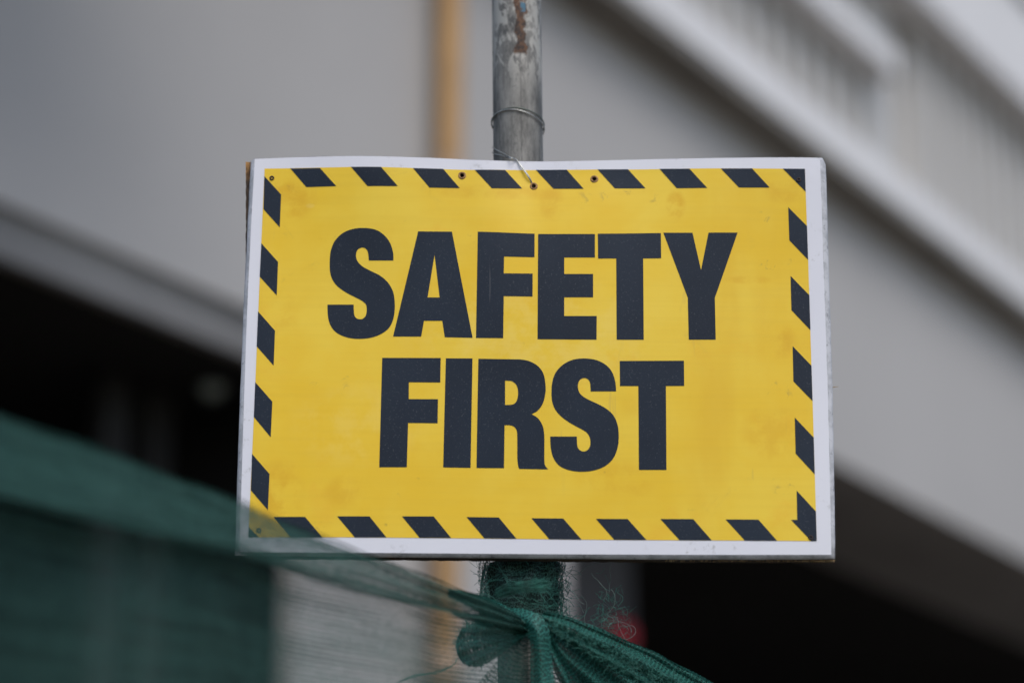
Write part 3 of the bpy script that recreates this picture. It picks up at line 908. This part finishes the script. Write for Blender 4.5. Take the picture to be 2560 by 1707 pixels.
# ------------------------------------------------------------------ pole, wire
POLE_R = 0.0262
PY = 2.385
pa, pb = at_y(1291, 0, PY), at_y(1295.5, 390, PY)
pd = (pa - pb).normalized()
pole_at = lambda z: pb + pd * ((z - pb.z) / pd.z)
def build_pole():
    base, top = pole_at(-0.05), pole_at(4.05)
    zr, zt = at_y(1300, 138, PY - POLE_R).z, at_y(1300, 0, PY - POLE_R).z
    o = empty('pole', Matrix.Translation(base), 'weathered grey galvanised pipe pole with rust streak holding the yellow sign', 'pole')
    d = (top - base)
    M = Matrix.Translation(base) @ Vector((0, 0, 1)).rotation_difference(d).to_matrix().to_4x4()
    inv = M.inverted()
    Lp = d.length
    V, Fc = [], []
    NZ, NK = 60, 40
    for i in range(NZ + 1):
        for k in range(NK):
            an = 2 * math.pi * k / NK
            V.append((POLE_R * math.cos(an), POLE_R * math.sin(an), Lp * i / NZ))
    for k in range(NK):
        V.append((POLE_R * .86 * math.cos(2 * math.pi * k / NK), POLE_R * .86 * math.sin(2 * math.pi * k / NK), Lp))
    for k in range(NK):
        V.append((POLE_R * .86 * math.cos(2 * math.pi * k / NK), POLE_R * .86 * math.sin(2 * math.pi * k / NK), Lp - .3))
    for i in range(NZ + 2):
        for k in range(NK):
            a, b = i * NK + k, i * NK + (k + 1) % NK
            Fc.append((a, b, b + NK, a + NK))
    off = (inv @ at_y(1301, 70, PY - POLE_R)).x
    p = mesh('pipe', V, Fc, mat_pole(off, (inv @ Vector((pb.x, PY, zr))).z, (inv @ Vector((pb.x, PY, zt))).z), o, True)
    p.matrix_parent_inverse = Matrix.Identity(4)
    p.matrix_basis = Vector((0, 0, 1)).rotation_difference(d).to_matrix().to_4x4()
    # concrete footing
    V, Fc = [], []
    prof = [(0.16, 0.0), (0.155, 0.06), (0.13, 0.10), (0.03, 0.115), (0.027, 0.115)]
    for r, z in prof:
        for k in range(28):
            an = 2 * math.pi * k / 28
            q = 1 + .05 * mnoise.noise(Vector((math.cos(an) * 2, math.sin(an) * 2, z * 8)))
            V.append((r * q * math.cos(an), r * q * math.sin(an), z + .048))
    for i in range(len(prof) - 1):
        for k in range(28):
            Fc.append((i * 28 + k, i * 28 + (k + 1) % 28, (i + 1) * 28 + (k + 1) % 28, (i + 1) * 28 + k))
    mesh('footing', V, Fc, M_CONCRETE, o, True)
build_pole()

def build_wire():
    c = at_y(1293, 283, PY)
    c = pole_at(at_y(1293, 283, PY - POLE_R).z - .004)
    s = empty('tie_wire', Matrix.Translation(c), 'thin twisted tie wire looped round the grey pole and into the sign', 'wire')
    def ring(r, dz, tilt, lift, jit):
        pts = []
        for k in range(40):
            an = 2 * math.pi * k / 40
            x, y = r * math.cos(an), r * math.sin(an)
            pts.append(c + Vector((x, y, dz - y / r * lift + x / r * tilt + jit * math.sin(3 * an + 1))))
        return pts
    v, f = tube_geo(ring(POLE_R + .0016, 0.0015, -.0015, .0075, .0006), 0.00065, 6, close=True)
    mesh('wire_loop', v, f, M_WIRE_G, s, True, world=True)
    v, f = tube_geo(ring(POLE_R + .0018, 0.0, -.0045, .0065, .0004), 0.00065, 6, close=True)
    mesh('wire_loop', v, f, M_WIRE, s, True, world=True)
    # strands coming round the pole, over the top edge and into the bored hole
    yf = PY - POLE_R - .002
    hx, hz = sp(1334.3, 466.3)
    hole = SM @ Vector((hx, -warp(hx, hz) + .004, hz))
    lipx, lipz = sp(1291, 404)
    lip = SM @ Vector((lipx, -warp(lipx, lipz) - .0015, lipz + .001))
    for j, (yl, dy) in enumerate(((372, 0), (385, .0012))):
        a = at_y(1231, yl - 4, PY + .004)
        b = at_y(1236, yl, PY - .012)
        m = at_y(1258, 384 + j * 6, yf + .003 - dy)
        m2 = at_y(1276, 394 + j * 2, 2.335)
        q1 = SM @ Vector((*[0], 0, 0))
        g = sp(1308 - j * 2, 424)
        g2 = sp(1325 - j * 2, 449)
        G = SM @ Vector((g[0], -warp(*g) - .0030, g[1]))
        G2 = SM @ Vector((g2[0], -warp(*g2) - .0030, g2[1]))
        pts = catmull([a, b, m, m2, lip + Vector((-.0004 * j, 0, .0006 * j)), G, G2, hole], 8)
        v, f = tube_geo(pts, 0.00062, 6)
        mesh('wire_strand', v, f, M_WIRE, s, True, world=True)
build_wire()

# ------------------------------------------------------------------ green debris net
NB = pole_at(0.0)
KN = at_y(1325, 1560, PY - .055)                        # the knot on the pole
LD = Vector((-0.375, -0.68, 0)).normalized()            # net line coming towards the camera on one side
RD = Vector((0.60, 0.30, 0)).normalized()               # and going away on the other
LN = Vector((LD.y, -LD.x, 0))
RN = Vector((RD.y, -RD.x, 0))
O_L = Vector((KN.x, KN.y, 0))
lplane = lambda px, py: hit(px, py, O_L, LN)
rplane = lambda px, py, d=0.0: hit(px, py, O_L + RN * d, RN)

net = empty('debris_net', Matrix.Translation((NB.x, NB.y, 0)), 'green knitted debris net knotted round the pole below the sign', 'net')

def grid_sheet(name, rows, mat, smooth=True, close_v=False, uv=None):
    """rows: list of lists of points; UV measured along the surface in metres"""
    nr, nc = len(rows), len(rows[0])
    V = [p for r in rows for p in r]
    uvs = []
    mid = nc // 2
    du = [0.0]
    for i in range(1, nr):
        du.append(du[-1] + (rows[i][mid] - rows[i - 1][mid]).length)
    for i in range(nr):
        d = 0.0
        for j in range(nc):
            if j:
                d += (rows[i][j] - rows[i][j - 1]).length
            uvs.append((du[i], d) if uv is None else uv(i / (nr - 1), j / (nc - 1), du[i], d))
    Fc = []
    for i in range(nr - 1):
        for j in range(nc - 1):
            a = i * nc + j
            Fc.append((a, a + 1, a + nc + 1, a + nc))
    return mesh(name, V, Fc, mat, net, smooth, uvs, world=True)

def interp(xs, ys, x):
    if x <= xs[0]:
        return ys[0] + (ys[1] - ys[0]) * (x - xs[0]) / (xs[1] - xs[0])
    for i in range(len(xs) - 1):
        if x <= xs[i + 1]:
            return ys[i] + (ys[i + 1] - ys[i]) * (x - xs[i]) / (xs[i + 1] - xs[i])
    return ys[-1] + (ys[-1] - ys[-2]) * (x - xs[-1]) / (xs[-1] - xs[-2])

ux = [0, 206, 412, 592, 669, 875, 1050, 1200, 1270, 1320]
uy = [1044, 1111, 1188, 1255, 1291, 1373, 1437, 1495, 1528, 1556]
lx = [0, 257, 515, 720, 926, 1100, 1200, 1290, 1320]
ly = [1281, 1343, 1394, 1451, 1500, 1545, 1562, 1577, 1580]

def left_hem():
    # distances along the line for the frame's columns
    S = 110
    rows = []
    topz, botz, pos = [], [], []
    for i in range(S + 1):
        px = 1320 - 1320 * (i / 85) if i <= 85 else None
        if px is not None and px >= -60:
            a, b = lplane(px, interp(ux, uy, px)), lplane(px, interp(lx, ly, px))
            topz.append(a.z); botz.append(b.z)
            pos.append((a - O_L).dot(LD))
        else:
            st = 0.012
            pos.append(pos[-1] + st)
            topz.append(topz[-1] + (topz[-2] - topz[-3]) / (pos[-2] - pos[-3]) * st)
            botz.append(botz[-1] + (botz[-2] - botz[-3]) / (pos[-2] - pos[-3]) * st)
    NTt = 40
    for i in range(len(pos)):
        c = O_L + LD * pos[i]
        h = topz[i] - botz[i]
        thick = min(0.022, 0.006 + 0.12 * h)
        row = []
        g = max(0.15, 1 - pos[i] / 0.55)
        for j in range(NTt + 1):
            an = 2 * math.pi * j / NTt
            zz = (math.cos(an) * .5 + .5)
            nn = math.sin(an) * thick * .5
            fold = 0.0045 * math.sin(zz * 17 + 1.5 * mnoise.noise(Vector((pos[i] * 3, 0, 0)))) * g + 0.006 * mnoise.noise(Vector((pos[i] * 4, zz * 3, math.sin(an) * .4)))
            row.append(Vector((c.x, c.y, botz[i] + h * zz)) + LN * (-(nn + (1 - zz) * .45 * h + fold * (1 if h > .03 else h / .03))))
        rows.append(row)
    grid_sheet('gathered_hem', rows, M_NET)
    for lo, hi, off in ((0.0, .10, .012), (.93, 1.0, .006)):        # stitched edges
        rows2 = []
        for i in range(len(pos)):
            h = topz[i] - botz[i]
            c = O_L + LD * pos[i]
            tl = (1 - (lo + hi) / 2) * .45 * h
            rows2.append([Vector((c.x, c.y, botz[i] + h * (lo + (hi - lo) * j / 6))) - LN * (min(1, h / .04) * off + tl + .002 * math.sin(j + pos[i] * 40)) for j in range(7)])
        grid_sheet('hem_seam', rows2, M_NET)
    # hanging panel below the hem, down to the ground
    rows = []
    for i in range(len(pos)):
        c = O_L + LD * pos[i]
        row = []
        for j in range(31):
            k = j / 30
            z = (botz[i] + .006) * (1 - k) + 0.02 * k
            rp = (0.004 + .03 * k) * math.sin(pos[i] * 26 + 3 * mnoise.noise(Vector((pos[i] * 2, z, 3)))) + .03 * min(1, k * 8) * mnoise.noise(Vector((pos[i] * 4 + z * 3, z * 5, 8)))
            spread = pos[i] * (1 + .1 * k)
            row.append(O_L + LD * spread + Vector((0, 0, z)) - LN * rp)
        rows.append(row)
    grid_sheet('hanging_panel', rows, M_NET_OPEN)
    return pos[-1], topz[-1]
LEND, LTOP = left_hem()

def ribbon(name, centre, widths, mat, amp=0.004, waves=2.0, seed=0, thick=0.0, nrm=None, layers=1):
    """gathered strip of net along a 3D centreline: pleated across its width"""
    P = catmull(centre, 10)
    n = len(P)
    W = [interp([k / (len(widths) - 1) for k in range(len(widths))], widths, i / (n - 1)) for i in range(n)]
    for ly_ in range(layers):
        rows = []
        for i, p in enumerate(P):
            t = (P[min(i + 1, n - 1)] - P[max(i - 1, 0)]).normalized()
            view = (p - CAM).normalized()
            side = t.cross(view).normalized()
            row = []
            for j in range(25):
                k = j / 24 - .5
                fold = amp * math.sin(k * 2 * math.pi * waves + seed + ly_ * 1.3 + 1.2 * mnoise.noise(Vector((i * .06, seed, ly_)))) + amp * .7 * mnoise.noise(Vector((i * .09, k * 5, seed + ly_ * 7)))
                edge = 1 + .10 * mnoise.noise(Vector((i * .15, seed * 3.3, k)))
                row.append(p + side * (k * W[i] * edge) + view * (fold + ly_ * .004 + thick * (4 * k * k)))
            rows.append(row)
        grid_sheet(name, rows, mat)

def knot_parts():
    yF = PY - POLE_R
    # bunched sleeve wound round the pole, under the sign
    rows = []
    zt, zb = at_y(1318, 1396, yF).z, at_y(1318, 1590, yF).z
    for i in range(41):
        k = i / 40
        z = zt + (zb - zt) * k
        c = pole_at(z)
        row = []
        for j in range(65):
            an = 2 * math.pi * j / 64
            q = mnoise.noise(Vector((math.cos(an) * 1.6, math.sin(an) * 1.6, z * 26)))
            q2 = mnoise.noise(Vector((math.cos(an) * 5, math.sin(an) * 5, z * 60)))
            r = 0.0395 + .007 * q + .003 * q2 + .002 * math.sin(an * 9 + 6 * k)
            row.append(c + Vector((r * math.cos(an) * 1.02, r * math.sin(an) * .92, .004 * q)))
        rows.append(row)
    grid_sheet('wound_net', rows, M_NET)
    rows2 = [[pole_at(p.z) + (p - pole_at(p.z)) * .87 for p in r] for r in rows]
    grid_sheet('wound_net_core', rows2, M_NET_CORE_SHADE)
    # loose selvedge strip hanging beside the sleeve
    ribbon('selvedge_strip', [at_y(1210, 1398, yF - .004), at_y(1207, 1430, yF - .008), at_y(1209, 1460, yF - .012), at_y(1215, 1492, yF - .02), at_y(1230, 1520, yF - .025)], [.010, .0105, .010, .009, .008], M_NET_OPEN, .0015, 1.5, 2)
    # strap over the knot and hanging down
    yk = PY - .075
    ribbon('strap', [at_y(1268, 1533, yk + .006), at_y(1300, 1540, yk - .004), at_y(1330, 1556, yk - .012), at_y(1347, 1585, yk - .014), at_y(1351, 1630, yk - .012), at_y(1355, 1680, yk - .010), at_y(1362, 1740, yk - .008), at_y(1368, 1830, yk - .004)],
           [.010, .016, .021, .0215, .020, .022, .024, .028], M_NET_DENSE, .0009, 1.5, 5, thick=.007, layers=1)
    # twist leading from the hem into the knot
    ribbon('twist', [lplane(1120, 1478), lplane(1185, 1503), at_y(1240, 1525, yk + .004), at_y(1290, 1552, yk - .004), at_y(1325, 1572, yk - .006)], [.006, .015, .017, .014, .012], M_NET_DENSE, .003, 2.2, 1, layers=2)
    ribbon('twist', [lplane(1130, 1532), lplane(1200, 1548), at_y(1250, 1562, yk + .002), at_y(1290, 1574, yk - .002), at_y(1318, 1580, yk - .004)], [.003, .010, .012, .010, .006], M_NET_DENSE, .002, 1.7, 4)
    # rounded loop (bow) pulled through
    K = (1318, 1582)
    rows = []
    rim = [(1300, 1572), (1262, 1556), (1215, 1549), (1172, 1555), (1148, 1580), (1140, 1612), (1148, 1642), (1172, 1660), (1206, 1658), (1238, 1640), (1262, 1622), (1300, 1598)]
    rm = catmull([(x, y, 0) for x, y in rim], 7)
    for i, q in enumerate(rm):
        row = []
        for j in range(15):
            k = j / 14
            px, py = K[0] + (q.x - K[0]) * k, K[1] + (q.y - K[1]) * k
            bulge = .016 * math.sin(math.pi * k) + .0035 * math.sin(i * .55) * k + .003 * mnoise.noise(Vector((px * .03, py * .03, 2)))
            row.append(at_y(px, py, yk - .004 - bulge))
        rows.append(row)
    grid_sheet('loop', rows, M_NET_MID)
    rows = [[p + Vector((0, .012, 0)) for p in r] for r in rows]
    grid_sheet('loop', rows, M_NET_MID)
    # tail of net dropping from the knot beside the strap
    rows = []
    for i in range(31):
        a = i / 30
        row = []
        for j in range(31):
            k = j / 30
            px = 1322 + (1190 + 140 * a - 1322) * min(1.0, k * 2.2) ** .7
            py = 1592 + 260 * k + 8 * (1 - a) * k
            row.append(at_y(px, py, yk + .012 + (.006 * math.sin(a * 16) + .004 * mnoise.noise(Vector((a * 6, k * 3, 1)))) * min(1, k * 2)))
        rows.append(row)
    grid_sheet('tail', rows, M_NET_OPEN)
    # folds fanning out to the right
    def rp(px, py, d=0.0):
        return rplane(px, py, d)
    ribbon('fold', [at_y(1352, 1545, yk), rp(1420, 1572, .03), rp(1500, 1612, .03), rp(1590, 1660, .03), rp(1680, 1712, .03), rp(1800, 1785, .03)], [.014, .024, .030, .036, .042, .05], M_NET_MID, .005, 2.4, 3, thick=.01, layers=2)
    ribbon('fold', [at_y(1350, 1560, yk + .004), rp(1410, 1610, .015), rp(1480, 1665, .015), rp(1550, 1725, .015), rp(1640, 1810, .015)], [.014, .030, .040, .048, .06], M_NET_DENSE, .006, 2.0, 8, layers=1)
    ribbon('fold', [at_y(1356, 1575, yk + .006), rp(1388, 1640, .02), rp(1420, 1700, .02), rp(1470, 1800, .02)], [.010, .013, .016, .03], M_NET_DENSE, .004, 1.5, 6, layers=1)
    # far top edge of the next bay
    rows = []
    for i in range(41):
        k = i / 40
        px = 1360 + 520 * k
        top = rp(px, interp([1360, 1420, 1560, 1650, 1740, 1900], [1548, 1566, 1618, 1658, 1706, 1795], px), -.02)
        row = []
        for j in range(26):
            m = j / 25
            z = top.z * (1 - m ** 1.6) + .02 * m ** 1.6
            row.append(Vector((top.x, top.y, z)) + RN * (.006 * math.sin(k * 30 + 2 * m) + .01 * mnoise.noise(Vector((k * 6, m * 3, 4)))))
        rows.append(row)
    grid_sheet('hanging_panel', rows, M_NET)
knot_parts()

def curl(start, d, length, n, wob, rnd, freq=1.0):
    p = Vector(start)
    d = Vector(d).normalized()
    pts = [p.copy()]
    o = Vector((rnd.uniform(-50, 50), rnd.uniform(-50, 50), rnd.uniform(-50, 50)))
    for i in range(n):
        q = o + Vector((i * freq / n * 3, 0, 0))
        d = (d + Vector((mnoise.noise(q), .5 * mnoise.noise(q + Vector((9, 7, 1))), mnoise.noise(q + Vector((3, 17, 5))))) * wob).normalized()
        p = p + d * (length / n)
        pts.append(p.copy())
    return pts

def threads():
    rnd = random.Random(11)
    yk = PY - .075
    # named loose threads standing up off the right-hand fold
    starts = [(1480, 1590), (1500, 1585), (1515, 1600), (1530, 1598), (1540, 1604), (1552, 1606), (1490, 1572), (1470, 1575), (1520, 1570), (1505, 1555), (1535, 1560), (1450, 1570), (1440, 1548), (1425, 1500), (1560, 1606), (1496, 1600), (1512, 1540), (1526, 1530), (1545, 1515), (1420, 1470), (1416, 1440), (1532, 1500), (1508, 1500), (1522, 1482)]
    for i, (x, y) in enumerate(starts):
        p = at_y(x, y, PY - .03 + rnd.uniform(-.012, .012))
        d = Vector((rnd.uniform(-.2, .8), rnd.uniform(-.15, .15), 1.0 if i not in (12, 13, 19, 20) else rnd.uniform(-.2, .3)))
        if i in (12, 13, 19, 20):
            d.x = 1.2
        v, f = tube_geo(curl(p, d, rnd.uniform(.018, .040), 18, .5, rnd, 1.6), .0002, 4)
        mesh('loose_thread', v, f, M_THREAD_PALE if i % 3 else M_THREAD, net, True, world=True)
    # the uncountable fuzz of broken fibres
    V, Fc = [], []
    def add(pts, r):
        v, f = tube_geo(pts, r, 3, cap=False)
        b = len(V)
        V.extend(v)
        Fc.extend(tuple(q + b for q in x) for x in f)
    for _ in range(260):                                  # on the wound sleeve
        an = rnd.uniform(-math.pi, 0)
        z = rnd.uniform(at_y(1318, 1570, PY).z, at_y(1318, 1425, PY).z)
        if rnd.random() < .5:
            an = rnd.gauss(-.55, .35)
        c = pole_at(z)
        r = .0405 + rnd.uniform(0, .004)
        p = c + Vector((r * math.cos(an), r * math.sin(an), 0))
        tang = Vector((-math.sin(an), math.cos(an), rnd.uniform(-.9, .9))) * rnd.choice((-1, 1)) + Vector((math.cos(an), math.sin(an), 0)) * .25
        add(curl(p, tang, rnd.uniform(.008, .028), 10, .5, rnd), rnd.uniform(.00016, .0003))
    for _ in range(60):                                   # bundle of drawn threads across the sleeve
        k = rnd.random()
        a = at_y(1236 + 12 * rnd.random(), 1468 + 26 * k, PY - .062)
        m = at_y(1300 + 20 * rnd.uniform(-1, 1), 1452 + 26 * k + rnd.uniform(-4, 4), PY - .075 - rnd.uniform(0, .006))
        b = at_y(1372 + 14 * rnd.uniform(-1, 1), 1452 + 30 * k * k + rnd.uniform(-12, 8), PY - .062)
        add(catmull([a, a.lerp(m, .5) + Vector((0, 0, .002 * rnd.uniform(-1, 1))), m, m.lerp(b, .5) + Vector((0, 0, .003 * rnd.uniform(-1, 1))), b], 4), .0002)
    for _ in range(420):                                  # down the right-hand fold
        k = rnd.random()
        px = 1375 + 330 * k
        py = 1548 + 158 * k + rnd.uniform(-6, 34 + 24 * k)
        p = rplane(px, py, .04 + rnd.uniform(0, .012))
        add(curl(p, (rnd.uniform(-1, 1), rnd.uniform(-.4, .1), rnd.uniform(-.5, 1)), rnd.uniform(.004, .013), 8, .7, rnd), rnd.uniform(.00016, .00028))
    for _ in range(120):                                  # tangle above the fold
        px, py = rnd.gauss(1520, 22), rnd.gauss(1535, 38)
        p = at_y(px, py, PY - .03 + rnd.uniform(-.012, .012))
        add(curl(p, (rnd.uniform(-1, 1), rnd.uniform(-.3, .3), rnd.uniform(-.6, 1)), rnd.uniform(.005, .014), 9, .7, rnd), .00018)
    for _ in range(80):                                   # rim of the loop
        an = rnd.uniform(math.pi * .35, math.pi * 1.4)
        p = at_y(1190 + 46 * math.cos(an), 1606 + 54 * math.sin(an), yk - .002)
        add(curl(p, (math.cos(an) + rnd.uniform(-.7, .7), rnd.uniform(-.2, .2), -math.sin(an) + rnd.uniform(-.7, .7)), rnd.uniform(.003, .007), 7, .6, rnd), .0002)
    o = mesh('fibre_fuzz', V, Fc, M_THREAD, net, True, world=True)
    o['kind'] = 'stuff'
    for dz in (0, 4):
        v, f = tube_geo(catmull([at_y(1142, 1645, yk), at_y(1132, 1662, yk - .004), at_y(1090, 1678 + dz, yk - .008), at_y(1040, 1690 - dz, yk - .012), at_y(990, 1708, yk - .016), at_y(930, 1745, yk - .02)], 8), .00045, 5)
        mesh('cord', v, f, M_THREAD, net, True, world=True)
threads()

# post that carries the other end of the near bay (beside the camera's view)
def near_post():
    p = O_L + LD * (LEND + .03)
    o = empty('fence_post', Matrix.Translation((p.x, p.y, 0)), 'grey pipe post carrying the near end of the green net', 'post')
    v, f = tube_geo([(0, 0, 0), (0, 0, LTOP + .12)], .024, 24)
    mesh('pipe', v, f, M_TRIM, o, True)
    v, f = tube_geo([(0, 0, 0), (0, 0, .05)], [.09, .06], 24)
    mesh('footing', v, f, M_CONCRETE, o, True)
near_post()
